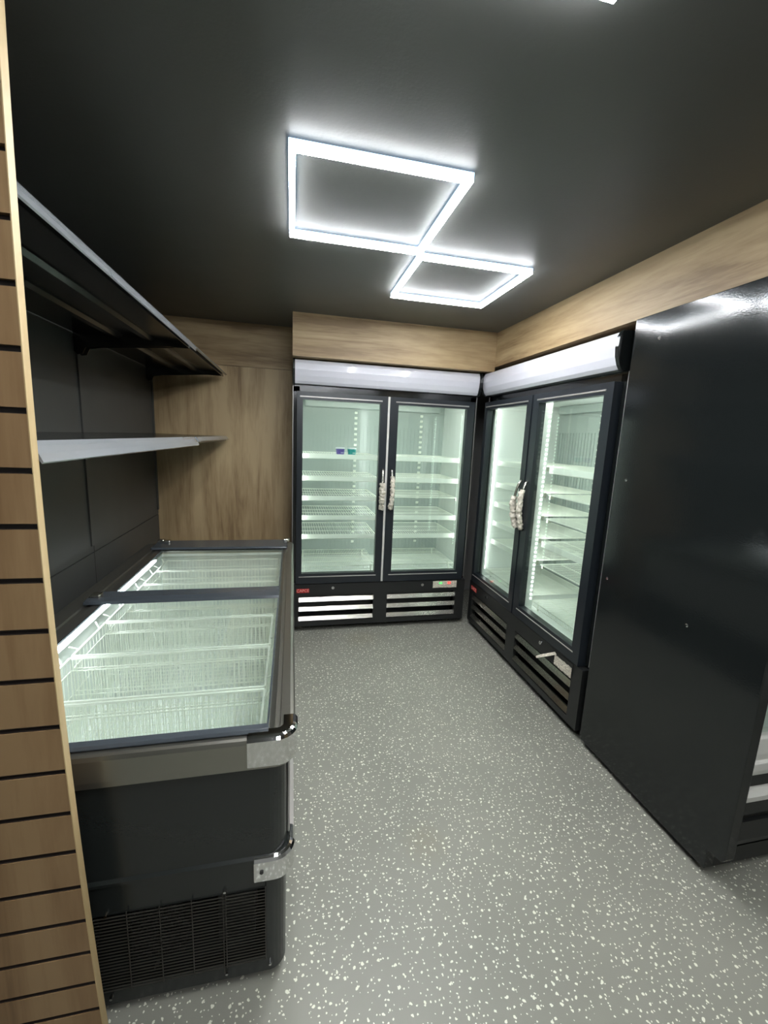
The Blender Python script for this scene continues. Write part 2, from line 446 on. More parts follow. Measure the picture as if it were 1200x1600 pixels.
def cooler(name, label, loc_, rotz, thin, seed, peeled, gap):
    t = thing(name, label, 'fridge', loc_, rotz, 'glass door display coolers')
    D = 0.68; FY = 0.05
    # black outer shell, open at the front
    bm = bmesh.new()
    bx(bm, 0, 0.028, FY, D, 0.04, FH); bx(bm, W - 0.028, W, FY, D, 0.04, FH)
    bx(bm, 0.028, W - 0.028, D - 0.025, D, 0.04, FH)
    bx(bm, 0.028, W - 0.028, FY, D - 0.025, 0.37, 0.40)
    bx(bm, 0.028, W - 0.028, FY, D - 0.025, 1.84, FH)
    bx(bm, 0.028, W - 0.028, FY, D - 0.025, 0.04, 0.07)
    bx(bm, 0.0, 0.05, FY - 0.003, FY + 0.02, 0.39, 1.84); bx(bm, W - 0.05, W, FY - 0.003, FY + 0.02, 0.39, 1.84)
    bx(bm, 0.0, W, FY - 0.003, FY + 0.02, 1.80, 1.85)
    obj('cabinet_shell', bm, 'black', t, 0.002)
    # white liner
    bm = bmesh.new()
    bx(bm, 0.03, 0.045, FY + 0.02, D - 0.04, 0.402, 1.838); bx(bm, W - 0.045, W - 0.03, FY + 0.02, D - 0.04, 0.402, 1.838)
    bx(bm, 0.045, W - 0.045, FY + 0.02, D - 0.04, 0.402, 0.435)
    bx(bm, 0.045, W - 0.045, FY + 0.02, D - 0.04, 1.80, 1.838)
    obj('liner', bm, 'liner', t)
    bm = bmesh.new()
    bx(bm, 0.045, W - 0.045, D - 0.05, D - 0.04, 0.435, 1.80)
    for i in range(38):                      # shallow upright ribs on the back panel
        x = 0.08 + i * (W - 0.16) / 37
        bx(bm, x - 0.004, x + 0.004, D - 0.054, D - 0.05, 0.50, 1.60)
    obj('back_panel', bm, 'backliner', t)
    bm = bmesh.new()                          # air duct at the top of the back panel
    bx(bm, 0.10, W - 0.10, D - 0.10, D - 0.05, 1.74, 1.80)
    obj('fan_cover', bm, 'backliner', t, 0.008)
    for xc in (0.540, 1.135):                 # columns of small pressed air holes with bright edges
        bm = bmesh.new()
        for i in range(26):
            z = 1.70 - i * 0.046
            poly(bm, [(D - 0.054, z), (D - 0.062, z + 0.016), (D - 0.058, z + 0.020), (D - 0.050, z + 0.020), (D - 0.050, z)], 0, xc - 0.012, xc + 0.012)
        o = obj('air_holes', bm, 'white', t); o['kind'] = 'stuff'
    # centre mullion with led strips
    box('mullion', 'liner', (0.672, 0.728, FY, FY + 0.07, 0.40, 1.80), t, 0.004)
    for (x0, x1) in ((0.045, 0.070), (W - 0.070, W - 0.045)):
        box('led_housing', 'liner', (x0, x1, FY + 0.020, FY + 0.040, 0.44, 1.80), t, 0.002)
    for (x0, x1, yy) in ((0.048, 0.066, 0.0405), (W - 0.066, W - 0.048, 0.0405), (0.684, 0.716, 0.0705)):
        box('led_strip', 'led' if yy > 0.05 else 'led2', (x0, x1, FY + yy, FY + yy + 0.005, 0.50, 1.76), t)
    box('added_rail_light', 'railfill', (0.10, W - 0.10, FY + 0.022, FY + 0.036, 1.790, 1.798), t)  # added glowing bar behind the door header, lights the price rails evenly
    bm = bmesh.new()
    for (x0, x1, yd) in ((W - 0.075, W - 0.070, 0.024), (0.728, 0.733, 0.048)):
        for i in range(44):
            z = 0.50 + i * 0.0285
            bx(bm, x0, x1, FY + yd, FY + yd + 0.010, z, z + 0.012)
    o = obj('led_dots', bm, 'dot', t); o['kind'] = 'stuff'
    # shelves
    zs = (1.350, 1.182, 1.030, 0.878, 0.728)
    for side, (x0, x1) in enumerate(((0.065, 0.655), (0.745, W - 0.072))):
        for i, z in enumerate(zs):
            bm = bmesh.new()
            zt = z + 0.016
            y0, y1 = FY + 0.085, D - 0.075
            bx(bm, x0, x1, y0, y0 + 0.006, zt - 0.006, zt); bx(bm, x0, x1, y1 - 0.006, y1, zt - 0.006, zt)
            bx(bm, x0, x0 + 0.006, y0, y1, zt - 0.006, zt); bx(bm, x1 - 0.006, x1, y0, y1, zt - 0.006, zt)
            n = 30
            for k in range(1, n):
                x = x0 + (x1 - x0) * k / n
                bx(bm, x - 0.0013, x + 0.0013, y0, y1, zt - 0.004, zt - 0.001)
            for yy in (y0 + 0.15, y0 + 0.30):
                bx(bm, x0, x1, yy, yy + 0.004, zt - 0.008, zt - 0.004)
            s = obj('shelf', bm, 'white', t)
            if (side, i) not in thin:
                bm = bmesh.new()
                poly(bm, [(y0 - 0.004, zt + 0.002), (y0 - 0.007, zt - 0.032), (y0 - 0.003, zt - 0.036), (y0, zt + 0.002)], 0, x0, x1)
                obj('price_rail', bm, 'white', s)
            for xx in (x0 - 0.008, x1):       # hooked side clips
                bm = bmesh.new(); bx(bm, xx, xx + 0.008, y0 + 0.02, y0 + 0.045, zt - 0.03, zt - 0.002)
                obj('shelf_clip', bm, 'alu', s)
    # bottom wire grates
    for (x0, x1) in ((0.065, 0.655), (0.745, W - 0.072)):
        bm = bmesh.new(); zt = 0.498; y0, y1 = FY + 0.06, D - 0.075
        for k in range(0, 41):
            x = x0 + (x1 - x0) * k / 40
            bx(bm, x - 0.0013, x + 0.0013, y0, y1, zt - 0.003, zt)
            bx(bm, x - 0.0013, x + 0.0013, y0, y0 + 0.003, zt - 0.03, zt)
        for yy in (y0, y0 + 0.12, y0 + 0.24, y0 + 0.36, y1 - 0.004):
            bx(bm, x0, x1, yy, yy + 0.004, zt - 0.007, zt - 0.003)
        bx(bm, x0, x1, y0, y0 + 0.004, zt - 0.034, zt - 0.030)
        for xx in (x0 + 0.03, x1 - 0.03): bx(bm, xx - 0.004, xx + 0.004, y0 + 0.02, y0 + 0.03, 0.435, zt)
        for xx in (x0 + 0.03, x1 - 0.03): bx(bm, xx - 0.004, xx + 0.004, y1 - 0.03, y1 - 0.02, 0.435, zt)
        obj('wire_grate', bm, 'white', t)
    # curved light box above the doors
    prof = [(FY + 0.02, 1.852), (0.004, 1.852), (-0.010, 1.870), (-0.022, 1.905), (-0.027, 1.945), (-0.024, 1.985), (-0.012, 2.010), (FY + 0.02, FH)]
    bm = bmesh.new(); poly(bm, prof, 0, 0.014, W - 0.020)
    obj('sign_box', bm, 'sign', t, 0.0015)
    for (x0, x1) in ((0.0, 0.014), (W - 0.020, W)):
        bm = bmesh.new()
        pr_ = [(FY + 0.02, 1.846), (0.000, 1.846), (-0.015, 1.868), (-0.028, 1.904), (-0.033, 1.945), (-0.029, 1.988), (-0.015, 2.014), (FY + 0.02, FH + 0.003)]
        poly(bm, pr_, 0, x0, x1)
        obj('sign_end_cap', bm, 'black', t, 0.001)
    # doors
    for side, (dx0, dx1, gx0, gx1) in enumerate(((0.030, 0.682, 0.070, 0.628), (0.702, 1.362, 0.762, 1.303))):
        DZ0, DZ1, GZ0, GZ1 = 0.392, 1.802, 0.470, 1.748
        bm = bmesh.new()
        y0, y1 = 0.0, FY - 0.004
        for a in ((dx0, gx0, DZ0, DZ1), (gx1, dx1, DZ0, DZ1), (gx0, gx1, DZ0, GZ0), (gx0, gx1, GZ1, DZ1)):
            bx(bm, a[0], a[1], y0, y1, a[2], a[3])
        d = obj('door', bm, 'frame', t)
        bm = bmesh.new()
        q = 0.007
        poly(bm, [(y0 - 0.004, GZ1 + 0.016), (y0 - 0.004, GZ1 + 0.022), (y0, GZ1 + 0.024), (y0, GZ1 + 0.014)], 0, gx0 - 0.02, gx1 + 0.012)
        obj('glazing_bead', bm, 'bead', d)
        bm = bmesh.new()
        poly(bm, [(y0 - 0.003, GZ0 - 0.026), (y0 - 0.003, GZ0 - 0.022), (y0, GZ0 - 0.020), (y0, GZ0 - 0.028)], 0, gx0 - 0.02, gx1 + 0.012)
        obj('glazing_bead', bm, 'bead', d)
        box('glass_pane', 'glass', (gx0 - 0.004, gx1 + 0.004, 0.012, 0.016, GZ0 - 0.004, GZ1 + 0.004), d)
        # bow handle in crumpled wrapping film
        hx = 0.662 if side == 0 else 0.728
        pts = []
        for i in range(25):
            f = i / 24; z = 0.965 + 0.31 * f
            pts.append((hx + (0.006 if side else -0.006) * math.sin(math.pi * f), -0.004 - 0.040 * math.sin(math.pi * f) ** 0.6, z))
        bm = bmesh.new(); tube(bm, pts, 0.0085, 10)
        obj('handle', bm, 'alu', d, smooth=True)
        bm = bmesh.new()
        p2 = []
        for i in range(70):
            f = (0.03 + (0.80 if side else 0.64) * i / 69)
            z = 0.965 + 0.31 * f
            p2.append((hx + (0.006 if side else -0.006) * math.sin(math.pi * f), -0.006 - 0.040 * math.sin(math.pi * f) ** 0.6, z))
        wavy_tube(bm, p2, 0.0165 + 0.002 * (1 - side), seed + side * 9.3, amp=0.75)
        f_ = obj('handle_wrapping', bm, 'film', d, smooth=True); f_['label'] = 'crumpled clear plastic wrapping film'
    # pale strip between the doors, thin silver edges outside
    box('door_gap_strip', gap, (0.684, 0.700, 0.006, FY, 0.392, 1.802), t, 0.001)
    for (x0, x1) in ((0.000, 0.004), (W - 0.004, W)):
        box('edge_strip', 'bead', (x0, x1, FY - 0.008, FY - 0.003, 0.40, 1.845), t)
    # lower front panel with three louvres on each side
    bm = bmesh.new()
    y0, y1 = 0.008, FY
    slots = ((0.052, 0.632), (0.742, 1.318))
    zr = ((0.290, 0.378), (0.228, 0.240), (0.173, 0.184), (0.040, 0.118))
    for (a, b_) in ((0.0, 0.052), (0.632, 0.742), (1.318, W)): bx(bm, a, b_, y0, y1, 0.045, 0.384)
    for (a, b_) in slots:
        bx(bm, a, b_, y0, y1, 0.290, 0.384); bx(bm, a, b_, y0, y1, 0.045, 0.082)
        bx(bm, a, b_, y1 + 0.05, y1 + 0.06, 0.082, 0.290)
    kp = obj('lower_panel', bm, 'matte', t)
    for (a, b_) in slots:
        for zc in (0.258, 0.182, 0.104):
            bm = bmesh.new()
            poly(bm, [(y0 - 0.002, zc - 0.014), (y0 + 0.012, zc + 0.016), (y0 + 0.020, zc + 0.016), (y0 + 0.006, zc - 0.014)], 0, a, b_)
            o = obj('louvre', bm, 'alu', kp)
    # badge, locks, controller
    bm = bmesh.new(); bx(bm, 0.034, 0.130, y0 - 0.004, y0, 0.318, 0.350)
    bd = obj('badge', bm, 'red', kp, 0.001); bd['label'] = 'red maker badge'
    # lettering of the badge
    text_mesh('badge_lettering', 'CAPCE', 0.030, 'badge_txt', t, Matrix.Translation((0.082, y0 - 0.0046, 0.334)) @ Matrix.Rotation(R(90), 4, 'X'))
    for x in (0.310, 1.030):
        bm = bmesh.new(); disc(bm, (x, y0 - 0.007, 0.352), 0.011, 1, 0.007, 16, 0.012)
        lk = obj('lock', bm, 'chrome', kp)
        bm = bmesh.new(); bx(bm, x - 0.0012, x + 0.0012, y0 - 0.0076, y0 - 0.0069, 0.346, 0.358)
        # keyhole kept with the lock as one more child of the thing
        obj('keyhole', bm, 'matte', t)
    bm = bmesh.new(); bx(bm, 1.115, 1.325, y0 - 0.003, y0, 0.318, 0.378)
    ct = obj('controller', bm, 'matte', t, 0.001)
    bm = bmesh.new()
    n, m_ = 26, 9
    x0, x1 = 1.118, 1.322
    if peeled: x0 = 1.175
    vs = [[bm.verts.new((x0 + (x1 - x0) * i / n, y0 - 0.006 - 0.004 * abs(mnoise.noise(Vector((i * .5 + seed, j * .5, 0)))), (0.300 if peeled else 0.322) + 0.058 * j / m_ + 0.003 * mnoise.noise(Vector((i * .3, seed, 1))))) for j in range(m_ + 1)] for i in range(n + 1)]
    for i in range(n):
        for j in range(m_): bm.faces.new([vs[i][j], vs[i + 1][j], vs[i + 1][j + 1], vs[i][j + 1]])
    if peeled:                                # loose flap of the film curling off the panel
        a = [bm.verts.new(p) for p in ((1.175, y0 - 0.008, 0.372), (1.195, y0 - 0.010, 0.366), (1.120, y0 - 0.050, 0.312), (1.105, y0 - 0.044, 0.322), (1.085, y0 - 0.058, 0.288), (1.070, y0 - 0.052, 0.294))]
        bm.faces.new([a[0], a[1], a[2], a[3]]); bm.faces.new([a[3], a[2], a[4], a[5]])
    o = obj('protective_film', bm, 'film', ct); o['label'] = 'crinkled protective film'
    if peeled:
        o.modifiers.new('solid', 'SOLIDIFY').thickness = 0.0004
    if not peeled:
        bm = bmesh.new()
        for xx in (1.172, 1.186): bx(bm, xx, xx + 0.008, y0 - 0.0125, y0 - 0.0115, 0.357, 0.370)
        obj('green_digits', bm, 'greenled', ct)
        bm = bmesh.new()
        for xx in (1.244, 1.258): 
            bx(bm, xx, xx + 0.009, y0 - 0.0125, y0 - 0.0115, 0.355, 0.372)
        obj('red_digits', bm, 'redled', ct)
    for (x, y) in ((0.06, 0.10), (W - 0.10, 0.10), (0.06, D - 0.08), (W - 0.10, D - 0.08)):
        bm = bmesh.new(); disc(bm, (x, y, 0.0), 0.022, 2, 0.012, 14, 0.022); disc(bm, (x, y, 0.012), 0.008, 2, 0.03, 10)
        obj('foot', bm, 'alu', t)
    return t
c1 = cooler('glass_door_cooler', 'black two-door glass cooler facing the viewer at the back wall, two tubs inside', (0.003, 3.09, 0), 0, {(1, 2)}, 1.7, False, 'strip')
c2 = cooler('glass_door_cooler', 'black two-door glass cooler along the right wall with peeling film on its lower panel', (1.435, 3.088, 0), R(-90), {(1, 1), (1, 2), (1, 4)}, 5.1, True, 'frame')

# tubs on the top left shelf of the back cooler
def tub(x, mat, label):
    t = thing('ice_cream_tub', label, 'tub', (x, 3.262, 1.3665), 0, 'tubs in the back cooler')
    bm = bmesh.new(); disc(bm, (0, 0, 0), 0.029, 2, 0.042, 24, 0.034); obj('cup', bm, mat, t)
    bm = bmesh.new(); disc(bm, (0, 0, 0.042), 0.036, 2, 0.010, 24, 0.0355); obj('lid', bm, 'lid', t)
    bm = bmesh.new()
    for k in range(5):
        bx(bm, 0.002 + k * 0.004, 0.0045 + k * 0.004, -0.0335, -0.0300, 0.010, 0.016 if k % 2 else 0.018)
    obj('label_mark', bm, 'lid', t)
tub(0.362, 'purple', 'small purple tub with white lid on the top cooler shelf')
tub(0.452, 'teal', 'small teal green tub with white lid on the top cooler shelf')

# ------------------------------------------------------------------ black cooler at the right, seen from its side
t = thing('open_front_cooler', 'tall glossy black cooler at the right edge showing its plain side panel', 'fridge', (1.445, 0.922, 0))
TW = 1.30; TD = 0.736; TH = 2.05
for x0 in (0.0, TW - 0.042):
    bm = bmesh.new(); poly(bm, [(0.0, 0.135), (0.008, 0.118), (0.058, 0.112), (0.058, 0.034), (TD - 0.01, 0.034), (TD - 0.01, 0.05), (TD, 0.05), (TD, TH), (0.012, TH), (0.0, TH - 0.02)], 0, x0, x0 + 0.042)
    sp = obj('side_panel', bm, 'black', t, 0.003)
bm = bmesh.new(); bx(bm, 0.042, TW - 0.042, TD - 0.04, TD, 0.05, TH); bx(bm, 0.042, TW - 0.042, 0.08, TD - 0.04, TH - 0.05, TH); bx(bm, 0.042, TW - 0.042, 0.06, TD - 0.04, 0.10, 0.14)
obj('cabinet_shell', bm, 'black', t)
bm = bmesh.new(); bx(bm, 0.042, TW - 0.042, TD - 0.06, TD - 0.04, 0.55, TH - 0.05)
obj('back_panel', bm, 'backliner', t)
bm = bmesh.new(); bx(bm, 0.042, TW - 0.042, 0.06, TD - 0.06, 0.50, 0.53)
obj('base_deck', bm, 'liner', t)
bm = bmesh.new(); bx(bm, 0.042, TW - 0.042, 0.02, 0.03, 0.60, 1.80)
obj('glass_pane', bm, 'glass', t)
bm = bmesh.new(); poly(bm, [(0.006, 0.452), (0.002, 0.470), (0.0, 0.500), (0.010, 0.505), (0.006, 0.530), (0.008, 0.585), (0.016, 0.592), (0.05, 0.592), (0.05, 0.452)], 0, 0.042, TW - 0.042)
obj('bumper_rail', bm, 'strip', t, 0.002)
bm = bmesh.new(); poly(bm, [(0.012, 0.345), (0.002, 0.352), (0.000, 0.372), (0.010, 0.392), (0.018, 0.398), (0.03, 0.398), (0.03, 0.345)], 0, 0.042, TW - 0.042)
obj('trim_bar', bm, 'strip', t, 0.001)
bm = bmesh.new()
bx(bm, 0.042, TW - 0.042, 0.012, 0.03, 0.405, 0.452)
bx(bm, 0.042, TW - 0.042, 0.006, 0.03, 0.300, 0.345)
poly(bm, [(0.008, 0.180), (0.004, 0.200), (0.008, 0.268), (0.022, 0.268), (0.022, 0.180)], 0, 0.042, TW - 0.042)
bx(bm, 0.042, TW - 0.042, 0.06, 0.07, 0.034, 0.34)
obj('louvre_panel', bm, 'matte', t)
bm = bmesh.new(); bx(bm, 0.042, TW - 0.042, 0.0, 0.06, 1.86, TH)
obj('canopy', bm, 'sign', t, 0.006)
for z in (0.90, 1.20, 1.50):
    bm = bmesh.new(); bx(bm, 0.045, TW - 0.045, 0.18, TD - 0.065, z, z + 0.012); bx(bm, 0.045, TW - 0.045, 0.172, 0.18, z - 0.02, z + 0.02)
    obj('shelf', bm, 'white', t)
box('led_strip', 'led', (0.06, TW - 0.06, 0.08, 0.095, 1.84, 1.85), t)
for (y, z) in ((1.522, 1.947), (1.590, 1.365), (1.20, 0.86), (1.62, 0.90)):
    bm = bmesh.new(); disc(bm, (-0.003, y - 0.922, z), 0.004, 0, 0.003, 12, 0.007)
    obj('screw', bm, 'chrome', t)
for (x, y) in ((0.05, 0.12), (TW - 0.05, 0.12), (0.05, TD - 0.08), (TW - 0.05, TD - 0.08)):
    bm = bmesh.new(); disc(bm, (x, y, 0), 0.02, 2, 0.036, 14); obj('foot', bm, 'matte', t)

# ------------------------------------------------------------------ chest freezer
t = thing('chest_freezer', 'long black glass-topped chest freezer against the charcoal wall', 'freezer', (0, 0, 0))
FX0, FX1, FY0, FY1 = -0.905, -0.004, 0.957, 2.925
GX0, GX1, GY0, GY1 = -0.775, -0.060, 1.000, 2.740
def rrect(x0, x1, y0, y1, r, n=6):
    pts = []
    for (cx, cy, a0) in ((x1 - r, y0 + r, -90), (x1 - r, y1 - r, 0), (x0 + r, y1 - r, 90), (x0 + r, y0 + r, 180)):
        for i in range(n + 1):
            a = R(a0 + 90 * i / n); pts.append((cx + r * math.cos(a), cy + r * math.sin(a)))
    return pts
def loft(bm, loops, close=False):
    L_ = [[bm.verts.new(p) for p in lp] for lp in loops]
    n = len(L_[0])
    for i in range(len(L_) - 1 + (1 if close else 0)):
        A, B = L_[i], L_[(i + 1) % len(L_)]
        for k in range(n): bm.faces.new([A[k], A[(k + 1) % n], B[(k + 1) % n], B[k]])
    return L_
def lerp_loop(o_, i_, tt, z):
    return [(i_[k][0] + (o_[k][0] - i_[k][0]) * tt, i_[k][1] + (o_[k][1] - i_[k][1]) * tt, z) for k in range(len(o_))]
outer = rrect(FX0, FX1, FY0, FY1, 0.045)
# lower walls: a louvred plinth, a thin ledge and the upper body; the plinth has an opening at the front for the grille
bm = bmesh.new()
sh = lambda d: rrect(FX0 + d, FX1 - d, FY0 + d, FY1 - d, 0.045 - d * .5)
loft(bm, [[(x, y, z) for (x, y) in sh(d)] for (d, z) in ((0.008, 0.330), (0.006, 0.400), (0.0, 0.403), (0.0, 0.411), (0.006, 0.418), (0.006, 0.690))] + [[(x, y, 0.690) for (x, y) in sh(0.03)], [(x, y, 0.330) for (x, y) in sh(0.03)]], close=True)
bd = obj('body', bm, 'body', t, smooth=False)
bm = bmesh.new()
GRX0, GRX1, GRZ0, GRZ1 = -0.800, -0.066, 0.085, 0.312
yl = FY0 + 0.008
for (a, b_, z0, z1) in ((FX0 + 0.045, GRX0, 0.035, 0.332), (GRX1, FX1 - 0.045, 0.035, 0.332), (GRX0, GRX1, GRZ1, 0.332), (GRX0, GRX1, 0.035, GRZ0)):
    bx(bm, a, b_, yl, yl + 0.012, z0, z1)
lp = sh(0.008)
# rounded corners and the other three sides of the plinth
seg = [p for p in lp if not (abs(p[1] - yl) < 1e-6 and False)]
n = len(seg)
Aq = [bm.verts.new((x, y, 0.035)) for x, y in seg]; Bq = [bm.verts.new((x, y, 0.332)) for x, y in seg]
for k in range(n - 1):
    bm.faces.new([Aq[k], Aq[k + 1], Bq[k + 1], Bq[k]])
bx(bm, FX0 + 0.04, FX1 - 0.04, FY0 + 0.30, FY0 + 0.31, 0.035, 0.33)
bx(bm, FX0 + 0.04, FX1 - 0.04, FY0 + 0.03, FY1 - 0.04, 0.030, 0.040)
bx(bm, GRX0, GRX1, FY0 + 0.03, FY1 - 0.04, 0.322, 0.330)
obj('plinth', bm, 'body', t)
# condensing unit seen dimly behind the grille
bm = bmesh.new()
for i in range(30): bx(bm, -0.42 + i * 0.0045, -0.4185 + i * 0.0045, FY0 + 0.08, FY0 + 0.20, 0.06, 0.27)
obj('condenser', bm, 'matte', t)
bm = bmesh.new(); disc(bm, (-0.62, FY0 + 0.15, 0.045), 0.085, 2, 0.16, 24, 0.07)
obj('compressor', bm, 'matte', t)
bm = bmesh.new()
bx(bm, -0.20, -0.10, FY0 + 0.10, FY0 + 0.2, 0.04, 0.20)
obj('control_box', bm, 'matte', t)
# wire grille: outer frame wire, fine level wires and a few uprights
bm = bmesh.new()
yg = yl - 0.006
for i in range(24):
    z = 0.083 + i * 0.0098
    bx(bm, GRX0 - 0.004, GRX1 + 0.004, yg, yg + 0.0022, z, z + 0.0022)
for x in (-0.80, -0.72, -0.64, -0.56, -0.48, -0.395, -0.32, -0.245, -0.17, -0.163, -0.063):
    bx(bm, x - 0.001, x + 0.001, yg - 0.002, yg, 0.062 if x in (-0.17,) else 0.083, 0.322)
obj('grille', bm, plain('grille_wire', (0.045, 0.042, 0.035), 0.45, metal=0.3), t)
for (x, z) in ((-0.165, 0.326), (-0.165, 0.060), (-0.442, 0.318), (-0.445, 0.060), (-0.052, 0.062)):
    bm = bmesh.new(); disc(bm, (x, yl - 0.008, z), 0.0035, 1, 0.008, 10, 0.005); obj('screw', bm, 'chrome', t)
# rim around the top: per side width comes from the difference of the two outlines
inner = rrect(GX0 - 0.006, GX1 + 0.006, GY0 - 0.004, GY1 + 0.004, 0.006)
out2 = rrect(FX0 - 0.012, 0.012, FY0 - 0.008, FY1 + 0.01, 0.050)
bm = bmesh.new()
prof = [(0.0, 0.735), (0.0, 0.757), (0.22, 0.762), (0.24, 0.757), (0.42, 0.757), (0.44, 0.765), (0.80, 0.767), (0.93, 0.764), (1.0, 0.754), (1.0, 0.700), (0.97, 0.684), (0.90, 0.684), (0.6, 0.735)]
loft(bm, [lerp_loop(out2, inner, a, z) for (a, z) in prof], close=True)
obj('top_rim', bm, 'rim', t, smooth=False)
# white tank
bm = bmesh.new()
i1 = rrect(GX0 - 0.004, GX1 + 0.004, GY0 - 0.002, GY1 + 0.002, 0.006); i2 = rrect(GX0 - 0.03, GX1 + 0.022, GY0 - 0.012, GY1 + 0.04, 0.03); i3 = rrect(GX0 - 0.02, GX1 + 0.012, GY0 + 0.0, GY1 + 0.03, 0.04)
Ls = loft(bm, [[(x, y, 0.738) for x, y in i1], [(x, y, 0.725) for x, y in i1], [(x, y, 0.700) for x, y in i2], [(x, y, 0.345) for x, y in i3]])
bm.faces.new(Ls[-1])
o = obj('tank', bm, 'liner', t)
o.modifiers.new('solid', 'SOLIDIFY').thickness = -0.004
# led strip under the wall-side rim
box('led_strip', 'fled', (GX0 - 0.001, GX0 + 0.007, GY0 + 0.06, GY1 - 0.16, 0.741, 0.749), t)
# sliding lids in dark frames
def lid(y0, y1, zt, lab):
    bm = bmesh.new()
    a = 0.0
    bx(bm, GX0, GX1, y0, y0 + a + 0.004, zt - 0.008, zt)
    bx(bm, GX0 - 0.004, GX0, y0, y1, zt - 0.008, zt); bx(bm, GX1, GX1 + 0.005, y0, y1, zt - 0.008, zt)
    l = obj('lid', bm, 'rimdark', t)
    box('glass_pane', 'lidglass', (GX0, GX1, y0 + 0.004, y1, zt - 0.006, zt - 0.002), l)
    return l
lid(1.000, 1.93, 0.765, 0)
lid(1.94, 2.745, 0.765, 0)
bm = bmesh.new()
poly(bm, [(1.868, 0.766), (1.876, 0.778), (1.915, 0.781), (1.985, 0.781), (1.995, 0.776), (2.0, 0.766)], 0, GX0 - 0.07, GX1 + 0.005)
obj('centre_bar', bm, 'rimdark', t, 0.002)
bm = bmesh.new()
poly(bm, [(0.975, 0.760), (0.968, 0.770), (0.974, 0.777), (0.992, 0.778), (1.002, 0.766)], 0, GX0 - 0.06, GX1 + 0.006)
obj('end_bar', bm, 'rimdark', t, 0.002)
bm = bmesh.new()
poly(bm, [(2.738, 0.766), (2.745, 0.778), (2.915, 0.781), (2.93, 0.770), (2.93, 0.762)], 0, GX0 - 0.07, GX1 + 0.03)
obj('end_bar', bm, 'rimdark', t, 0.002)
for (x, y) in ((GX0 - 0.04, 1.93), (GX0 - 0.05, 2.90), (-0.035, 2.90), (GX0 - 0.01, 2.88)):
    bm = bmesh.new(); bx(bm, x - 0.02, x + 0.02, y - 0.02, y + 0.02, 0.775, 0.795); obj('end_clip', bm, 'alu', t, 0.006)
# chrome corner bumpers
def bumper(front_x, side_y, z0, z1, off, top):
    bm = bmesh.new()
    r = 0.050
    path = [(front_x, FY0 - off)]
    cx, cy = 0.006 + off - r, FY0 - off + r
    for i in range(9):
        a = R(-90 + 90 * i / 8); path.append((cx + r * math.cos(a), cy + r * math.sin(a)))
    path.append((0.006 + off, side_y))
    rings = []
    for i, (x, y) in enumerate(path):
        if i == 0: nx, ny = 0, 1
        elif i == len(path) - 1: nx, ny = -1, 0
        else:
            a = R(-90 + 90 * (i - 1) / 8); nx, ny = -math.cos(a), -math.sin(a)
        ring = []
        for (dd, z) in ((0.0, z0), (-0.002, z0 + 0.006), (-0.002, z1 - 0.010), (0.003, z1 - 0.003), (0.010, z1), (top, z1), (top, z0)):
            ring.append(bm.verts.new((x + nx * dd, y + ny * dd, z)))
        rings.append(ring)
    for i in range(len(rings) - 1):
        for k in range(7): bm.faces.new([rings[i][k], rings[i][(k + 1) % 7], rings[i + 1][(k + 1) % 7], rings[i + 1][k]])
    bm.faces.new(rings[0]); bm.faces.new(rings[-1][::-1])
    return bm
obj('corner_bumper', bumper(-0.104, 1.030, 0.690, 0.772, 0.010, 0.034), 'chrome', t, smooth=False, bevel=0.002)
obj('corner_bumper', bumper(-0.092, 1.045, 0.345, 0.416, 0.004, 0.012), 'chrome', t, smooth=False, bevel=0.002)
bm = bmesh.new(); disc(bm, (-0.072, FY0 - 0.0085, 0.378), 0.005, 1, 0.004, 12); obj('screw', bm, 'matte', t)
# side fender strip along the aisle
bm = bmesh.new(); bx(bm, FX1 - 0.004, 0.010, FY0 + 0.07, FY1 - 0.06, 0.352, 0.405); bx(bm, FX1 - 0.004, FX1 + 0.003, FY0 + 0.06, FY1 - 0.06, 0.418, 0.69)
obj('fender_strip', bm, 'bead', t, 0.003)
for (x, y) in ((-0.10, 1.06), (-0.80, 1.06), (-0.10, 2.82), (-0.80, 2.82)):
    bm = bmesh.new(); disc(bm, (x, y, 0), 0.022, 2, 0.034, 14); obj('foot', bm, 'matte', t)

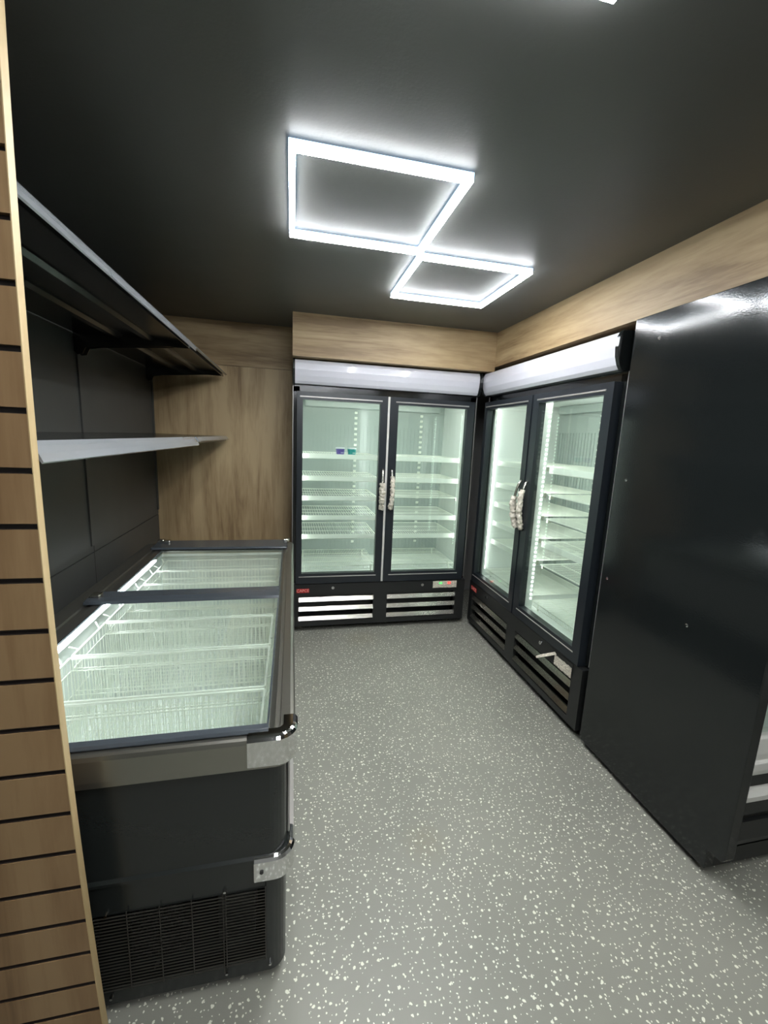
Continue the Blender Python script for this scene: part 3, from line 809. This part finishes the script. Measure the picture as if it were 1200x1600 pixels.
# white wire baskets hung inside the freezer
def basket_parts(w_, l_, h_, parent):
    """wire basket, origin at its top rim centre"""
    bm = bmesh.new(); r = 0.0032
    x0, x1, y0, y1 = -w_ / 2, w_ / 2, -l_ / 2, l_ / 2
    for z in (-r, -0.05):
        rr = r if z > -0.02 else 0.0018
        bx(bm, x0, x1, y0 - rr, y0 + rr, z - rr, z + rr); bx(bm, x0, x1, y1 - rr, y1 + rr, z - rr, z + rr)
        bx(bm, x0 - rr, x0 + rr, y0, y1, z - rr, z + rr); bx(bm, x1 - rr, x1 + rr, y0, y1, z - rr, z + rr)
    obj('rim_wire', bm, 'white', parent)
    bm = bmesh.new(); q = 0.0010
    ins = 0.012
    n = 36
    for k in range(n + 1):
        x = x0 + w_ * k / n
        for y in (y0, y1):
            yy = y + (ins if y < 0 else -ins)
            a = [(x, y, -0.003), (x, yy, -h_)]
            for p_, q_ in zip(a[:-1], a[1:]):
                v = [bm.verts.new(c) for c in ((p_[0] - q, p_[1] - q, p_[2]), (p_[0] + q, p_[1] - q, p_[2]), (p_[0] + q, p_[1] + q, p_[2]), (p_[0] - q, p_[1] + q, p_[2]),
                                               (q_[0] - q, q_[1] - q, q_[2]), (q_[0] + q, q_[1] - q, q_[2]), (q_[0] + q, q_[1] + q, q_[2]), (q_[0] - q, q_[1] + q, q_[2]))]
                for f in ((0, 1, 5, 4), (1, 2, 6, 5), (2, 3, 7, 6), (3, 0, 4, 7)): bm.faces.new([v[i] for i in f])
        bx(bm, x - q, x + q, y0 + ins, y1 - ins, -h_ - q, -h_ + q)
    m_ = 10
    for k in range(m_ + 1):
        y = y0 + l_ * k / m_
        for x in (x0, x1): bx(bm, x - q, x + q, y - q, y + q, -h_, 0)
    for k in range(7):
        y = y0 + ins + (l_ - 2 * ins) * k / 6
        bx(bm, x0, x1, y - q, y + q, -h_ - 3 * q, -h_ - q)
    for z in (-0.14, -0.23):
        bx(bm, x0, x1, y0 + ins * -z / h_ - q, y0 + ins * -z / h_ + q, z - q, z + q); bx(bm, x0, x1, y1 - ins * -z / h_ - q, y1 - ins * -z / h_ + q, z - q, z + q)
        bx(bm, x0 - q, x0 + q, y0, y1, z - q, z + q); bx(bm, x1 - q, x1 + q, y0, y1, z - q, z + q)
    obj('wire_mesh', bm, 'white', parent)
    for s in (-1, 1):                          # hooks bent over the tank lip
        bm = bmesh.new(); X = s * w_ / 2
        for y in (y0 + 0.05, y1 - 0.05):
            tube(bm, [(X, y, -0.004), (X + s * 0.022, y + (0.02 if y > 0 else -0.02), 0.018)], 0.003, 6)
        obj('hook', bm, 'white', parent)
BL = [(1.012, 1.268, 'nearest the viewer'), (1.284, 1.550, 'second from the near end'), (1.566, 1.836, 'third from the near end'), (1.850, 2.060, 'under the dark centre bar'), (2.076, 2.290, 'just beyond the dark centre bar'), (2.306, 2.515, 'second from the far end'), (2.530, 2.735, 'at the far end')]
for (a, b_, txt) in BL:
    k = thing('wire_basket', 'white wire basket in the chest freezer, %s' % txt, 'basket', ((GX0 + GX1) / 2, (a + b_) / 2, 0.700), 0, 'white wire baskets in the freezer')
    basket_parts(0.672, b_ - a, 0.335, k)

# ------------------------------------------------------------------ wall shelves
def wall_shelf(y0, y1, z, label, drop, seed):
    t = thing('wall_shelf', label, 'shelf', (-0.992, y0, z), 0, 'black steel wall shelves')
    Lh = y1 - y0; Wd = 0.505
    bm = bmesh.new()
    bx(bm, 0.012, Wd, 0, Lh, -0.006, 0.0)
    bx(bm, Wd - 0.004, Wd, 0, Lh, -0.034, 0.0)                      # folded front edge
    bx(bm, 0.012, Wd, 0, 0.003, -0.030, 0.0); bx(bm, 0.012, Wd, Lh - 0.003, Lh, -0.030, 0.0)
    obj('deck', bm, 'shelf', t)
    for x in (0.17, 0.31):
        bm = bmesh.new(); poly(bm, [(x, -0.006), (x + 0.008, -0.020), (x + 0.035, -0.020), (x + 0.043, -0.006)], 1, 0.03, Lh - 0.03)
        # profile given in x, z
        obj('stiffening_rib', bm, 'shelf', t)
    bm = bmesh.new()                                                # slanted ticket strip on the front
    pts = [(Wd, -0.002), (Wd + 0.004, 0.0), (Wd + 0.012, -0.010), (Wd + 0.020, -0.024), (Wd + 0.027, -drop), (Wd + 0.024, -drop - 0.003), (Wd + 0.014, -0.026), (Wd + 0.006, -0.014)]
    poly(bm, pts, 1, 0.004, Lh * 0.985)
    s = obj('ticket_strip', bm, 'lip', t); s['label'] = 'grey plastic ticket strip'
    for y in (0.016, Lh - 0.020):                                    # cantilever brackets with a rounded hook
        bm = bmesh.new()
        prof = [(0.0, 0.0), (0.0, -0.085), (0.012, -0.098), (0.034, -0.094), (0.048, -0.066), (0.10, -0.056), (0.34, -0.036), (0.42, -0.030), (0.42, -0.007)]
        poly(bm, prof, 1, y, y + 0.004)
        obj('bracket', bm, 'shelf', t)
    return t
wall_shelf(0.915, 2.335, 1.925, 'upper black steel wall shelf nearer the viewer, with a long front ticket strip', 0.040, 1)
wall_shelf(2.340, 3.340, 1.925, 'upper black steel wall shelf beside the oak recess wall', 0.020, 2)
wall_shelf(0.915, 2.335, 1.468, 'lower grey-edged wall shelf nearer the viewer, at eye level above the freezer', 0.040, 3)
wall_shelf(2.340, 3.400, 1.468, 'lower wall shelf at eye level beside the oak recess wall', 0.020, 4)
# slotted upright behind the shelf ends
for y, lab in ((0.905, 'black slotted shelf upright on the side wall behind the slatted panel'), (2.3375, 'black slotted shelf upright on the side wall between the wall shelves'), (3.425, 'black slotted shelf upright on the side wall in the recess corner')):
    bm = bmesh.new(); bx(bm, -0.9918, -0.984, y - 0.012, y + 0.012, 0.90, 2.28)
    o = obj('shelf_upright', bm, 'wallblack'); tag(o, lab, 'shelf upright', 'slotted shelf uprights')
